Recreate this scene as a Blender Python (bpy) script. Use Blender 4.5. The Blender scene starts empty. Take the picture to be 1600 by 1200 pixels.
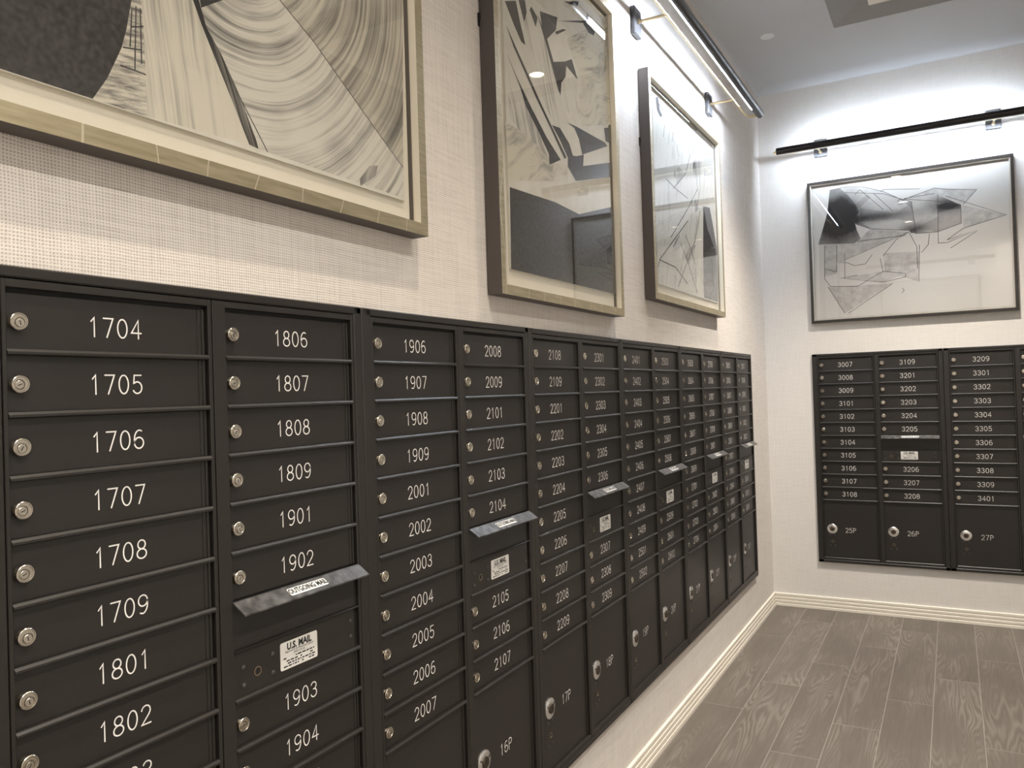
import bpy, bmesh, math, random
from mathutils import Vector, Matrix

# ------------------------------------------------------------------ camera, world, exposure
# All sizes below are written in inches (the mailboxes are built on a 3.5 inch grid);
# I() turns them into metres.  x: out of the left wall, y: towards the back wall, z: up.
IN = 0.0254
X0, YB, ZF, ZC = -0.75, 62.0, -68.6, 76.2        # left wall, back wall, floor, ceiling
XR, YR = 118.0, -196.0                           # right wall, rear wall


def I(x, y, z):
    return Vector(((x - X0) * IN, y * IN, (z - ZF) * IN))


scene = bpy.context.scene
col = scene.collection
scene.view_settings.view_transform = 'Standard'
scene.view_settings.look = 'None'
scene.view_settings.gamma = 1.0
scene.view_settings.exposure = 0.15
scene.view_settings.use_curve_mapping = False

cam_data = bpy.data.cameras.new('camera')
cam = bpy.data.objects.new('camera', cam_data)
col.objects.link(cam)
cam_data.sensor_width = 36.0
cam_data.lens = 1240.084 / 1600 * 36.0
cam_data.clip_start = 0.02
yaw, pitch, roll = 0.506121, 0.011024, -0.031538
fwd = Vector((-math.sin(yaw) * math.cos(pitch), math.cos(yaw) * math.cos(pitch), math.sin(pitch)))
rgt = Vector((math.cos(yaw), math.sin(yaw), 0))
upv = rgt.cross(fwd)
r2 = math.cos(roll) * rgt + math.sin(roll) * upv
u2 = -math.sin(roll) * rgt + math.cos(roll) * upv
M = Matrix((r2, u2, -fwd)).transposed().to_4x4()
M.translation = I(45.129, -169.41, -6.619)
cam.matrix_world = M
scene.camera = cam

world = bpy.data.worlds.new('world')
scene.world = world
world.use_nodes = True
world.node_tree.nodes['Background'].inputs[0].default_value = (0.9, 0.95, 1.0, 1)
world.node_tree.nodes['Background'].inputs[1].default_value = 0.02

DOWN_W = 92.0           # watts of the recessed lamps along the left wall (narrow beams)
WIDE_W = 225.0           # watts of the wide lamps further out; the far row is added fill
WIDE_COL = (1.0, 0.92, 0.82)
DOWN_COL = (1.0, 0.87, 0.70)
LED_STRENGTH = 250.0      # the strips inside the picture lamps
LED_COL = (0.75, 0.855, 1.0)


# ------------------------------------------------------------------ helpers
def tag(o, label=None, cat=None, group=None, kind=None):
    if label:
        o['label'] = label
    if cat:
        o['category'] = cat
    if group:
        o['group'] = group
    if kind:
        o['kind'] = kind
    return o


def empty(name, loc, rz=0.0):
    o = bpy.data.objects.new(name, None)
    o.empty_display_size = 0.05
    o.location = loc
    o.rotation_euler = (0, 0, rz)
    col.objects.link(o)
    return o


def link(name, me, parent=None, loc=None, rot=None):
    o = bpy.data.objects.new(name, me)
    col.objects.link(o)
    if parent:
        o.parent = parent
    if loc is not None:
        o.location = loc
    if rot is not None:
        o.rotation_euler = rot
    return o


class MB:
    """collects shapes (in inches, local axes) and makes one mesh of them"""

    def __init__(self, *mats):
        self.bm = bmesh.new()
        self.mats = list(mats)

    def _setmat(self, faces, m):
        for f in faces:
            f.material_index = m

    def box(self, x0, x1, y0, y1, z0, z1, c=0.0, m=0, seg=1):
        b = bmesh.new()
        bmesh.ops.create_cube(b, size=1.0)
        for v in b.verts:
            v.co = Vector(((x0 + x1) / 2 + v.co.x * (x1 - x0), (y0 + y1) / 2 + v.co.y * (y1 - y0),
                           (z0 + z1) / 2 + v.co.z * (z1 - z0)))
        if c > 0:
            bmesh.ops.bevel(b, geom=b.edges[:], offset=c, segments=seg, profile=0.5, affect='EDGES')
        self._merge(b, m)
        return self

    def _merge(self, b, m):
        me = bpy.data.meshes.new('tmp')
        for f in b.faces:
            f.material_index = m
        b.to_mesh(me)
        b.free()
        self.bm.from_mesh(me)
        bpy.data.meshes.remove(me)

    def prism(self, prof, a0, a1, axis='x', m=0):
        """closed profile swept along an axis; prof points are the two other coordinates"""
        n = len(prof)
        rings = []
        for a in (a0, a1):
            r = []
            for p, q in prof:
                co = (a, p, q) if axis == 'x' else ((p, a, q) if axis == 'y' else (p, q, a))
                r.append(self.bm.verts.new(co))
            rings.append(r)
        fs = []
        for i in range(n):
            j = (i + 1) % n
            fs.append(self.bm.faces.new((rings[0][i], rings[0][j], rings[1][j], rings[1][i])))
        fs.append(self.bm.faces.new(rings[0][::-1]))
        fs.append(self.bm.faces.new(rings[1]))
        self._setmat(fs, m)
        return self

    def lathe(self, prof, cx=0, cz=0, n=28, m=0, ysign=1):
        """prof = (radius, y); turned about the y axis through (cx, cz)"""
        rings = []
        for r, y in prof:
            if r < 1e-6:
                rings.append([self.bm.verts.new((cx, y, cz))])
            else:
                rings.append([self.bm.verts.new((cx + r * math.cos(2 * math.pi * k / n), y,
                                                 cz + r * math.sin(2 * math.pi * k / n))) for k in range(n)])
        fs = []
        for a, b in zip(rings, rings[1:]):
            for k in range(n):
                j = (k + 1) % n
                if len(a) == 1:
                    fs.append(self.bm.faces.new((a[0], b[k], b[j])))
                elif len(b) == 1:
                    fs.append(self.bm.faces.new((a[k], b[0], a[j])))
                else:
                    fs.append(self.bm.faces.new((a[k], b[k], b[j], a[j])))
        self._setmat(fs, m)
        return self

    def tube(self, pts, r, n=14, m=0):
        pts = [Vector(p) for p in pts]
        rings = []
        ref = Vector((0, 0, 1))
        for i, p in enumerate(pts):
            t = (pts[min(i + 1, len(pts) - 1)] - pts[max(i - 1, 0)]).normalized()
            s = t.cross(ref)
            if s.length < 1e-3:
                s = t.cross(Vector((1, 0, 0)))
            s.normalize()
            q = s.cross(t)
            rings.append([self.bm.verts.new(p + r * (math.cos(2 * math.pi * k / n) * s + math.sin(2 * math.pi * k / n) * q))
                          for k in range(n)])
        fs = []
        for a, b in zip(rings, rings[1:]):
            for k in range(n):
                j = (k + 1) % n
                fs.append(self.bm.faces.new((a[k], a[j], b[j], b[k])))
        fs.append(self.bm.faces.new(rings[0][::-1]))
        fs.append(self.bm.faces.new(rings[-1]))
        self._setmat(fs, m)
        return self

    def poly(self, pts, m=0):
        """flat many-sided patch from 3d points"""
        vs = [self.bm.verts.new(p) for p in pts]
        f = self.bm.faces.new(vs)
        f.material_index = m
        return self

    def ribbon(self, line, w, y, m=0, cap=True, thick=0.0):
        """line of (x, z) points drawn w wide, lying in the plane y"""
        hw = w / 2
        pts = [Vector((a, b)) for a, b in line]
        L, R = [], []
        for i, p in enumerate(pts):
            d0 = (p - pts[i - 1]).normalized() if i else (pts[1] - p).normalized()
            d1 = (pts[i + 1] - p).normalized() if i < len(pts) - 1 else d0
            t = (d0 + d1)
            t = t.normalized() if t.length > 1e-4 else d1
            nrm = Vector((-t.y, t.x))
            k = hw / max(0.5, nrm.dot(Vector((-d1.y, d1.x))))
            L.append(p + nrm * k)
            R.append(p - nrm * k)
        if cap:
            def capf(c, d):
                o = []
                n0 = Vector((-d.y, d.x))
                for s in range(1, 5):
                    a = math.pi * s / 5
                    o.append(c + hw * (math.cos(a) * n0 + math.sin(a) * d))
                return o
            e = capf(pts[-1], (pts[-1] - pts[-2]).normalized())
            s = capf(pts[0], (pts[0] - pts[1]).normalized())
        else:
            e, s = [], []
        vl = [self.bm.verts.new((q.x, y, q.y)) for q in L]
        vr = [self.bm.verts.new((q.x, y, q.y)) for q in R]
        fs = []
        for i in range(len(pts) - 1):
            fs.append(self.bm.faces.new((vl[i], vr[i], vr[i + 1], vl[i + 1])))
        if cap:
            ve = [self.bm.verts.new((q.x, y, q.y)) for q in e]
            vs = [self.bm.verts.new((q.x, y, q.y)) for q in s]
            fs.append(self.bm.faces.new([vl[-1]] + ve + [vr[-1]]))
            fs.append(self.bm.faces.new([vr[0]] + vs + [vl[0]]))
        self._setmat(fs, m)
        return self

    def mesh(self, name, smooth=False, recalc=True):
        bm = self.bm
        if recalc:
            bmesh.ops.recalc_face_normals(bm, faces=bm.faces[:])
        for v in bm.verts:
            v.co *= IN
        me = bpy.data.meshes.new(name)
        bm.to_mesh(me)
        bm.free()
        for mt in self.mats:
            me.materials.append(mt)
        if smooth:
            for pl in me.polygons:
                pl.use_smooth = True
            try:
                me.set_sharp_from_angle(angle=math.radians(35))
            except Exception:
                pass
        return me

    def build(self, name, parent=None, loc=None, rot=None, smooth=False, recalc=True):
        return link(name, self.mesh(name, smooth, recalc), parent, loc, rot)


# ------------------------------------------------------------------ materials
def mat(name, base, rough=0.5, metal=0.0, spec=0.5):
    m = bpy.data.materials.new(name)
    m.use_nodes = True
    b = m.node_tree.nodes['Principled BSDF']
    b.inputs['Base Color'].default_value = (*base, 1)
    b.inputs['Roughness'].default_value = rough
    b.inputs['Metallic'].default_value = metal
    b.inputs['Specular IOR Level'].default_value = spec
    return m


class NT:
    def __init__(self, m):
        self.t = m.node_tree
        self.b = self.t.nodes['Principled BSDF']

    def n(self, typ, **kw):
        nd = self.t.nodes.new(typ)
        for k, v in kw.items():
            setattr(nd, k, v)
        return nd

    def l(self, a, b):
        self.t.links.new(a, b)

    def math(self, op, a, b=None, c=None):
        nd = self.n('ShaderNodeMath', operation=op)
        for i, s in enumerate((a, b, c)):
            if s is None:
                continue
            if isinstance(s, (int, float)):
                nd.inputs[i].default_value = s
            else:
                self.l(s, nd.inputs[i])
        return nd.outputs[0]

    def noise(self, vec, scale, detail=2.0, rough=0.5, dims='3D', w=None):
        nd = self.n('ShaderNodeTexNoise', noise_dimensions=dims)
        nd.inputs['Scale'].default_value = scale
        nd.inputs['Detail'].default_value = detail
        nd.inputs['Roughness'].default_value = rough
        if vec is not None:
            self.l(vec, nd.inputs['Vector'])
        if w is not None:
            self.l(w, nd.inputs['W'])
        return nd.outputs['Fac']

    def ramp(self, fac, stops):
        nd = self.n('ShaderNodeValToRGB')
        e = nd.color_ramp.elements
        while len(e) < len(stops):
            e.new(0.5)
        for el, (p, c) in zip(e, stops):
            el.position = p
            el.color = (*c, 1)
        self.l(fac, nd.inputs[0])
        return nd.outputs[0]

    def mix(self, fac, a, b):
        nd = self.n('ShaderNodeMix', data_type='RGBA')
        for s, v in ((0, fac), (6, a), (7, b)):
            if isinstance(v, (int, float)):
                nd.inputs[s].default_value = v
            elif isinstance(v, tuple):
                nd.inputs[s].default_value = (*v, 1)
            else:
                self.l(v, nd.inputs[s])
        return nd.outputs[2]

    def coords(self):
        """object coordinates in inches"""
        tc = self.n('ShaderNodeTexCoord')
        sc = self.n('ShaderNodeVectorMath', operation='SCALE')
        sc.inputs['Scale'].default_value = 1 / IN
        self.l(tc.outputs['Object'], sc.inputs[0])
        sep = self.n('ShaderNodeSeparateXYZ')
        self.l(sc.outputs[0], sep.inputs[0])
        return sc.outputs[0], sep.outputs

    def scaled(self, vec, s):
        mp = self.n('ShaderNodeMapping')
        mp.inputs['Scale'].default_value = s
        self.l(vec, mp.inputs['Vector'])
        return mp.outputs[0]

    def bump(self, h, strength, dist):
        bp = self.n('ShaderNodeBump')
        bp.inputs['Strength'].default_value = strength
        bp.inputs['Distance'].default_value = dist
        self.l(h, bp.inputs['Height'])
        self.l(bp.outputs[0], self.b.inputs['Normal'])


def wallpaper(name, horiz, pitch, light, dark, contrast):
    """woven grasscloth; horiz = 'X' or 'Y', the wall's horizontal axis"""
    m = mat(name, light, 0.85, 0, 0.2)
    t = NT(m)
    v, s = t.coords()
    h = s['X'] if horiz == 'X' else s['Y']
    # threads wander a little
    wob = t.noise(t.scaled(v, (0.25, 0.25, 0.25)), 1.0, 2)
    hz = t.math('ADD', h, t.math('MULTIPLY', wob, 0.25))
    zz = t.math('ADD', s['Z'], t.math('MULTIPLY', wob, 0.25))
    k = 2 * math.pi / pitch
    a = t.math('MULTIPLY_ADD', t.math('SINE', t.math('MULTIPLY', hz, k)), 0.5, 0.5)
    b = t.math('MULTIPLY_ADD', t.math('SINE', t.math('MULTIPLY', zz, k)), 0.5, 0.5)
    holes = t.math('MULTIPLY', a, b)
    if horiz == 'X':
        vst = t.noise(t.scaled(v, (9, 1, 0.35)), 0.55, 2)
        hst = t.noise(t.scaled(v, (0.35, 1, 9)), 0.55, 2)
    else:
        vst = t.noise(t.scaled(v, (1, 9, 0.35)), 0.55, 2)
        hst = t.noise(t.scaled(v, (1, 0.35, 9)), 0.55, 2)
    streak = t.math('ADD', t.math('MULTIPLY', vst, 0.5), t.math('MULTIPLY', hst, 0.5))
    f = t.math('ADD', t.math('MULTIPLY', holes, contrast), t.math('MULTIPLY', t.math('SUBTRACT', streak, 0.5), 1.3))
    nd = t.n('ShaderNodeClamp')
    t.l(f, nd.inputs[0])
    t.l(t.mix(nd.outputs[0], light, dark), t.b.inputs['Base Color'])
    t.bump(t.math('SUBTRACT', 1.0, f), 0.35, 0.0012)
    return m


M_wall_left = wallpaper('grasscloth_left', 'Y', 0.21, (0.78, 0.735, 0.69), (0.41, 0.375, 0.345), 0.95)
M_wall_back = wallpaper('grasscloth_back', 'X', 0.21, (0.75, 0.725, 0.69), (0.54, 0.515, 0.485), 0.7)
M_wall_plain = mat('plain_wall_paint', (0.76, 0.75, 0.735), 0.8)
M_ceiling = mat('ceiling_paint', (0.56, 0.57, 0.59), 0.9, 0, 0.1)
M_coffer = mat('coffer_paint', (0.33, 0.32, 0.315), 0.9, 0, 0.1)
M_trim_white = mat('white_trim_paint', (0.78, 0.73, 0.64), 0.45)
M_bronze = mat('dark_bronze_powder_coat', (0.0155, 0.0132, 0.0115), 0.42, 0.0, 0.5)
nt = NT(M_bronze)
v, s = nt.coords()
nt.bump(nt.noise(v, 14.0, 2), 0.06, 0.0006)
M_gap = mat('dark_gap', (0.006, 0.006, 0.006), 0.8)
M_hood = mat('worn_dark_metal', (0.075, 0.07, 0.066), 0.38, 0.55)
nt = NT(M_hood)
v, s = nt.coords()
nt.l(nt.ramp(nt.noise(nt.scaled(v, (1, 1, 1)), 1.2, 5), [(0.35, (0.05, 0.046, 0.043)), (0.75, (0.17, 0.165, 0.16))]), nt.b.inputs['Base Color'])
M_nickel = mat('satin_nickel', (0.56, 0.52, 0.45), 0.2, 1.0)
M_nickel_dark = mat('nickel_groove', (0.12, 0.10, 0.08), 0.4, 1.0)
M_chrome = mat('bright_chrome', (0.88, 0.88, 0.87), 0.28, 1.0)
M_engrave = mat('engraved_silver_number', (0.80, 0.785, 0.76), 0.5, 0.0)
M_sticker = mat('silver_white_sticker', (0.66, 0.65, 0.62), 0.4, 0.0)
M_white_sticker = mat('white_sticker', (0.82, 0.81, 0.79), 0.4)
M_ink = mat('black_ink', (0.015, 0.015, 0.016), 0.5)
M_tube = mat('blackened_bronze', (0.028, 0.026, 0.027), 0.28, 0.6)
M_brass = mat('brushed_brass', (0.78, 0.65, 0.40), 0.28, 1.0)
M_plate = mat('gunmetal_plate', (0.055, 0.053, 0.056), 0.45, 0.3)
M_led = bpy.data.materials.new('led_strip')
M_led.use_nodes = True
nd = M_led.node_tree.nodes
em = nd.new('ShaderNodeEmission')
em.inputs[0].default_value = (*LED_COL, 1)
em.inputs[1].default_value = LED_STRENGTH
M_led.node_tree.links.new(em.outputs[0], nd['Material Output'].inputs[0])
M_lens = bpy.data.materials.new('lit_lens')
M_lens.use_nodes = True
nd = M_lens.node_tree.nodes
em = nd.new('ShaderNodeEmission')
em.inputs[0].default_value = (1.0, 0.9, 0.75, 1)
em.inputs[1].default_value = 18.0
M_lens.node_tree.links.new(em.outputs[0], nd['Material Output'].inputs[0])

# silver-gold leaf: squares of leaf with pale laps
M_leaf = mat('champagne_leaf', (0.47, 0.41, 0.27), 0.38, 0.75)
nt = NT(M_leaf)
v, s = nt.coords()
lap = nt.math('FRACT', nt.math('DIVIDE', nt.math('ADD', s['X'], nt.math('MULTIPLY', nt.noise(v, 0.08, 1), 6.0)), 4.6))
isl = nt.math('LESS_THAN', lap, 0.025)
base = nt.ramp(nt.noise(nt.scaled(v, (0.3, 1, 3.0)), 1.0, 4), [(0.3, (0.40, 0.345, 0.22)), (0.7, (0.56, 0.49, 0.34))])
nt.l(nt.mix(isl, base, (0.72, 0.66, 0.50)), nt.b.inputs['Base Color'])
M_frame_side = mat('dark_taupe_frame_side', (0.075, 0.062, 0.056), 0.5)
M_lip = mat('cream_lip', (0.74, 0.69, 0.58), 0.5)
M_mat = mat('cream_mat_board', (0.70, 0.66, 0.56), 0.9, 0, 0.1)
M_white_mat = mat('white_mat_board', (0.52, 0.505, 0.475), 0.9, 0, 0.1)
M_black_frame = mat('espresso_frame', (0.022, 0.018, 0.015), 0.35)
M_silver_lip = mat('pewter_fillet', (0.48, 0.45, 0.40), 0.35, 0.6)

# picture glass: clear, mirror-like only at a slant
M_glass = bpy.data.materials.new('picture_glass')
M_glass.use_nodes = True
gt = M_glass.node_tree
gt.nodes.remove(gt.nodes['Principled BSDF'])
lw = gt.nodes.new('ShaderNodeLayerWeight')
lw.inputs[0].default_value = 0.5
pw = gt.nodes.new('ShaderNodeMath'); pw.operation = 'POWER'; pw.inputs[1].default_value = 4.0
ml = gt.nodes.new('ShaderNodeMath'); ml.operation = 'MULTIPLY_ADD'; ml.inputs[1].default_value = 0.92; ml.inputs[2].default_value = 0.08
tr = gt.nodes.new('ShaderNodeBsdfTransparent')
gl = gt.nodes.new('ShaderNodeBsdfGlossy'); gl.inputs['Roughness'].default_value = 0.0
mx = gt.nodes.new('ShaderNodeMixShader')
gt.links.new(lw.outputs['Facing'], pw.inputs[0])
gt.links.new(pw.outputs[0], ml.inputs[0])
gt.links.new(ml.outputs[0], mx.inputs[0])
gt.links.new(tr.outputs[0], mx.inputs[1])
gt.links.new(gl.outputs[0], mx.inputs[2])
gt.links.new(mx.outputs[0], gt.nodes['Material Output'].inputs[0])


def floor_material():
    m = mat('wood_look_plank_tile', (0.25, 0.22, 0.19), 0.42, 0, 0.4)
    t = NT(m)
    v, s = t.coords()
    row = t.math('FLOOR', t.math('DIVIDE', s['X'], 8.0))
    yy = t.math('SUBTRACT', t.math('ADD', s['Y'], 15.0 + 480), t.math('MULTIPLY', row, 16.0))
    q = t.math('DIVIDE', yy, 48.0)
    tile = t.math('FLOOR', q)
    fx = t.math('MULTIPLY', t.math('FRACT', t.math('DIVIDE', s['X'], 8.0)), 8.0)
    fy = t.math('MULTIPLY', t.math('FRACT', q), 48.0)
    ex = t.math('MINIMUM', fx, t.math('SUBTRACT', 8.0, fx))
    ey = t.math('MINIMUM', fy, t.math('SUBTRACT', 48.0, fy))
    grout = t.math('LESS_THAN', t.math('MINIMUM', ex, ey), 0.06)
    cb = t.n('ShaderNodeCombineXYZ')
    t.l(row, cb.inputs[0]); t.l(tile, cb.inputs[1])
    wn = t.n('ShaderNodeTexWhiteNoise', noise_dimensions='3D')
    t.l(cb.outputs[0], wn.inputs['Vector'])
    rnd = wn.outputs['Value']
    # grain: contour lines of a slow noise stretched along the plank
    off = t.n('ShaderNodeVectorMath', operation='MULTIPLY_ADD')
    t.l(wn.outputs['Color'], off.inputs[0])
    off.inputs[1].default_value = (300, 300, 300)
    t.l(v, off.inputs[2])
    nz = t.noise(t.scaled(off.outputs[0], (0.20, 0.020, 0.1)), 1.0, 2, 0.5)
    rings = t.math('MULTIPLY_ADD', t.math('SINE', t.math('MULTIPLY', nz, 150.0)), 0.5, 0.5)
    mask = t.noise(t.scaled(off.outputs[0], (0.14, 0.03, 0.1)), 1.3, 1)
    mk = t.n('ShaderNodeMapRange')
    mk.inputs[1].default_value = 0.40; mk.inputs[2].default_value = 0.62
    t.l(mask, mk.inputs[0])
    fine = t.noise(t.scaled(off.outputs[0], (2.2, 0.10, 1)), 1.0, 4, 0.6)
    g = t.math('ADD', t.math('MULTIPLY', t.math('MULTIPLY', rings, mk.outputs[0]), 0.42), t.math('MULTIPLY', fine, 0.6))
    g = t.math('ADD', g, t.math('MULTIPLY', t.math('SUBTRACT', rnd, 0.5), 0.16))
    c = t.ramp(g, [(0.12, (0.100, 0.086, 0.072)), (0.45, (0.133, 0.115, 0.098)), (0.85, (0.195, 0.172, 0.148))])
    t.l(t.mix(grout, c, (0.27, 0.245, 0.22)), t.b.inputs['Base Color'])
    t.bump(t.math('SUBTRACT', g, t.math('MULTIPLY', grout, 0.6)), 0.10, 0.001)
    return m


M_floor = floor_material()

# ------------------------------------------------------------------ the room
def struct(mb, name, loc=None):
    o = mb.build(name)
    o.location = I(0, 0, 0) if loc is None else loc
    o['kind'] = 'structure'
    return o


T = 4.0
struct(MB(M_floor).box(X0 - T, XR + T, YR - T, YB + T, ZF - T, ZF), 'floor')
struct(MB(M_wall_left).box(X0 - T, X0, YR - T, YB + T, ZF, ZC + 8), 'wall_left')
struct(MB(M_wall_back).box(X0, XR, YB, YB + T, ZF, ZC + 8), 'wall_back')
struct(MB(M_wall_plain).box(XR, XR + T, YR - T, YB + T, ZF, ZC + 8), 'wall_right')
# rear wall with a wide cased opening closed by a pair of white doors
w = MB(M_wall_back)
w.box(X0, 72, YR - T, YR, ZF, ZC + 8).box(110, XR, YR - T, YR, ZF, ZC + 8).box(72, 110, YR - T, YR, 20, ZC + 8)
struct(w, 'wall_rear')
w = MB(M_trim_white)
w.box(68, 72, YR - 0.5, YR + 1, ZF, 24, 0.2).box(110, 114, YR - 0.5, YR + 1, ZF, 24, 0.2).box(72, 110, YR - 0.5, YR + 1, 20, 24, 0.2)
struct(w, 'trim_1')
d = MB(M_trim_white, M_chrome)
d.box(72.2, 109.8, YR - 2.2, YR - 0.7, ZF + 0.3, 19.8)
for z0, z1 in ((ZF + 8, -34), (-28, 14)):
    d.box(78, 104, YR - 0.8, YR - 0.4, z0, z1, 0.15)
d.box(74.5, 75.5, YR - 0.7, YR + 1.6, -34, -33, 0.1, 1)
d.box(74.5, 75.5, YR - 0.7, YR + 1.6, -22, -21, 0.1, 1)
d.box(74.5, 75.5, YR + 1.2, YR + 2.0, -36, -19, 0.15, 1)
struct(d, 'door_1')

# ceiling with a splayed coffer
CX0, CX1, CY0, CY1 = 23.7, 102.0, -40.0, 29.9
sx, sz = 8.0, 3.4
c = MB(M_ceiling, M_coffer)
c.box(X0, CX0, YR, YB, ZC, ZC + 8).box(CX1, XR, YR, YB, ZC, ZC + 8)
c.box(CX0, CX1, YR, CY0, ZC, ZC + 8).box(CX0, CX1, CY1, YB, ZC, ZC + 8)
o_ = [(CX0, CY0), (CX1, CY0), (CX1, CY1), (CX0, CY1)]
i_ = [(CX0 + sx, CY0 + sx), (CX1 - sx, CY0 + sx), (CX1 - sx, CY1 - sx), (CX0 + sx, CY1 - sx)]
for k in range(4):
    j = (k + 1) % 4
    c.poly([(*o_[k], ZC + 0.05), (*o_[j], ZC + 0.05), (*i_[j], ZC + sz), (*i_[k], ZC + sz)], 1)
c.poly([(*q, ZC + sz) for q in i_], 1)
c.box(CX0, CX1, CY0, CY1, ZC + sz + 0.6, ZC + 8)
struct(c, 'ceiling')

# shallow plaster cove where walls and ceiling meet
def cove(name, axis, at, s, a0, a1):
    pts = [(0.0, ZC + 0.5), (0.0, ZC - 1.2)]
    for k in range(1, 9):
        t = math.pi / 2 * k / 8
        pts.append((5.0 * (1 - math.cos(t)), ZC - 1.2 + 1.2 * math.sin(t)))
    pts.append((5.0, ZC + 0.5))
    b = MB(M_ceiling)
    b.prism([(at + s * p, q) for p, q in pts], a0, a1, axis)
    return struct(b, name)


cove('trim_2', 'x', YB, -1, X0, XR)
cove('trim_3', 'y', X0, 1, YR, YB)

# grooved baseboards: four stacked rounded steps
def base_profile(s):
    pts = [(0.0, 0.0), (0.62, 0.0)]
    h = 0.0
    for k in range(4):
        d = 0.62 - 0.06 * k
        pts += [(d, h + 0.06), (d, h + 0.62), (d - 0.08, h + 0.72)]
        if k < 3:
            pts += [(d - 0.24, h + 0.76), (d - 0.24, h + 0.92)]
        h += 0.92
    pts += [(0.0, h - 0.18)]
    return [(s * a, b) for a, b in pts]


def base(name, axis, at, s, a0, a1):
    b = MB(M_trim_white)
    b.prism([(at + p, ZF + q) for p, q in base_profile(s)], a0, a1, axis)
    return struct(b, name)


base('baseboard_left', 'y', X0, 1, YR, YB)
base('baseboard_back', 'x', YB, -1, X0, XR)
base('baseboard_right', 'y', XR, -1, YR, YB)

# ------------------------------------------------------------------ engraved single-stroke lettering
def arc(cx, cy, rx, ry, a0, a1, n=12):
    return [(cx + rx * math.cos(math.radians(a0 + (a1 - a0) * k / n)), cy + ry * math.sin(math.radians(a0 + (a1 - a0) * k / n)))
            for k in range(n + 1)]


GLYPH = {
    '0': [arc(.31, .5, .29, .5, 90, 450, 22)],
    '1': [[(.16, .80), (.34, 1.0), (.34, 0.0)]],
    '2': [arc(.31, .72, .28, .28, 170, -20, 12) + [(.50, .50), (.03, 0.0), (.61, 0.0)]],
    '3': [arc(.30, .76, .26, .24, 160, -75, 11) + [(.26, .53)], [(.26, .53)] + arc(.30, .265, .29, .265, 78, -165, 13)],
    '4': [[(.46, 0.0), (.46, 1.0), (.02, .30), (.64, .30)]],
    '5': [[(.56, 1.0), (.12, 1.0), (.08, .56)] + arc(.30, .32, .29, .32, 130, -150, 14)],
    '6': [[(.50, .95), (.36, 1.0)] + arc(.36, .5, .33, .5, 95, 180, 7) + arc(.32, .30, .29, .30, 180, 540, 18)],
    '7': [[(.03, 1.0), (.60, 1.0), (.22, 0.0)]],
    '8': [arc(.31, .76, .24, .24, -90, 270, 16), arc(.31, .26, .30, .26, 90, 450, 18)],
    '9': [[(.12, .05), (.26, 0.0)] + arc(.26, .5, .33, .5, -85, 0, 7) + arc(.30, .70, .29, .30, 0, 360, 18)],
    'P': [[(.06, 0.0), (.06, 1.0), (.34, 1.0)] + arc(.34, .76, .26, .24, 90, -90, 10) + [(.06, .52)]],
}
num_cache = {}


def number_mesh(text, h, adv, w):
    key = (text, h, adv, w)
    if key not in num_cache:
        mb = MB(M_engrave)
        n = len(text)
        x0 = -((n - 1) * adv + 0.62 * h * 0.95) / 2
        for k, ch in enumerate(text):
            for i, st in enumerate(GLYPH[ch]):
                line = [(x0 + k * adv + a * h * 0.95, (b - 0.5) * h) for a, b in st]
                closed = (Vector(line[0]) - Vector(line[-1])).length < 1e-4
                mb.ribbon(line, w, -0.012 - 0.001 * i, 0, not closed)
        num_cache[key] = mb.mesh('number_' + text, recalc=False)
        me = num_cache[key]
        # all faces look outwards (-y)
        bm = bmesh.new(); bm.from_mesh(me)
        for f in bm.faces:
            f.normal_update()
            if f.normal.y > 0:
                f.normal_flip()
        bm.to_mesh(me); bm.free()
    return num_cache[key]


def font_into(mb, text, size, cx, cz, y, m, bold=0.0, xs=1.0):
    """printed lettering added to a mesh builder, centred on (cx, cz) in the plane y"""
    cu = bpy.data.curves.new('txt', 'FONT')
    cu.body = text
    cu.size = size
    cu.align_x = 'CENTER'
    cu.align_y = 'CENTER'
    cu.offset = bold
    cu.resolution_u = 2
    ob = bpy.data.objects.new('txt', cu)
    col.objects.link(ob)
    bpy.context.view_layer.update()
    me = bpy.data.meshes.new_from_object(ob.evaluated_get(bpy.context.evaluated_depsgraph_get()))
    b = bmesh.new()
    b.from_mesh(me)
    for v in b.verts:
        v.co = Vector((cx + v.co.x * xs, y, cz + v.co.y))
    mb._merge(b, m)
    bpy.data.objects.remove(ob)
    bpy.data.curves.remove(cu)
    bpy.data.meshes.remove(me)


def rounded(x0, x1, z0, z1, r, n=4):
    pts = []
    for cx, cz, a in ((x1 - r, z1 - r, 0), (x0 + r, z1 - r, 90), (x0 + r, z0 + r, 180), (x1 - r, z0 + r, 270)):
        for k in range(n + 1):
            t = math.radians(a + 90 * k / n)
            pts.append((cx + r * math.cos(t), cz + r * math.sin(t)))
    return pts


# ------------------------------------------------------------------ shared pieces of a mailbox unit
# local axes of a unit: x to the right along the wall, -y towards the viewer, z up; z = 0 is the top of the first row
P, W, GAPW, ZB = 3.5, 13.5, 1.52, -54.03
DY = 0.36                                     # how deep the little doors sit behind the face


def door_mesh(h, name):
    mb = MB(M_bronze, M_gap)
    mb.box(0.06, W - 0.62, DY, DY + 0.07, -h / 2, h / 2, 0.02)
    # stepped hinge leaf on the right
    mb.box(W - 0.62, W - 0.34, DY - 0.06, DY + 0.07, -h / 2, h / 2, 0.03)
    mb.box(W - 0.34, W - 0.14, DY - 0.14, DY + 0.07, -h / 2, h / 2, 0.03)
    mb.box(0.0, W, DY + 0.072, DY + 0.09, -h / 2, h / 2, 0, 1)
    return mb.mesh(name)


ME_door = door_mesh(3.16, 'door')
ME_parcel = None


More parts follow.
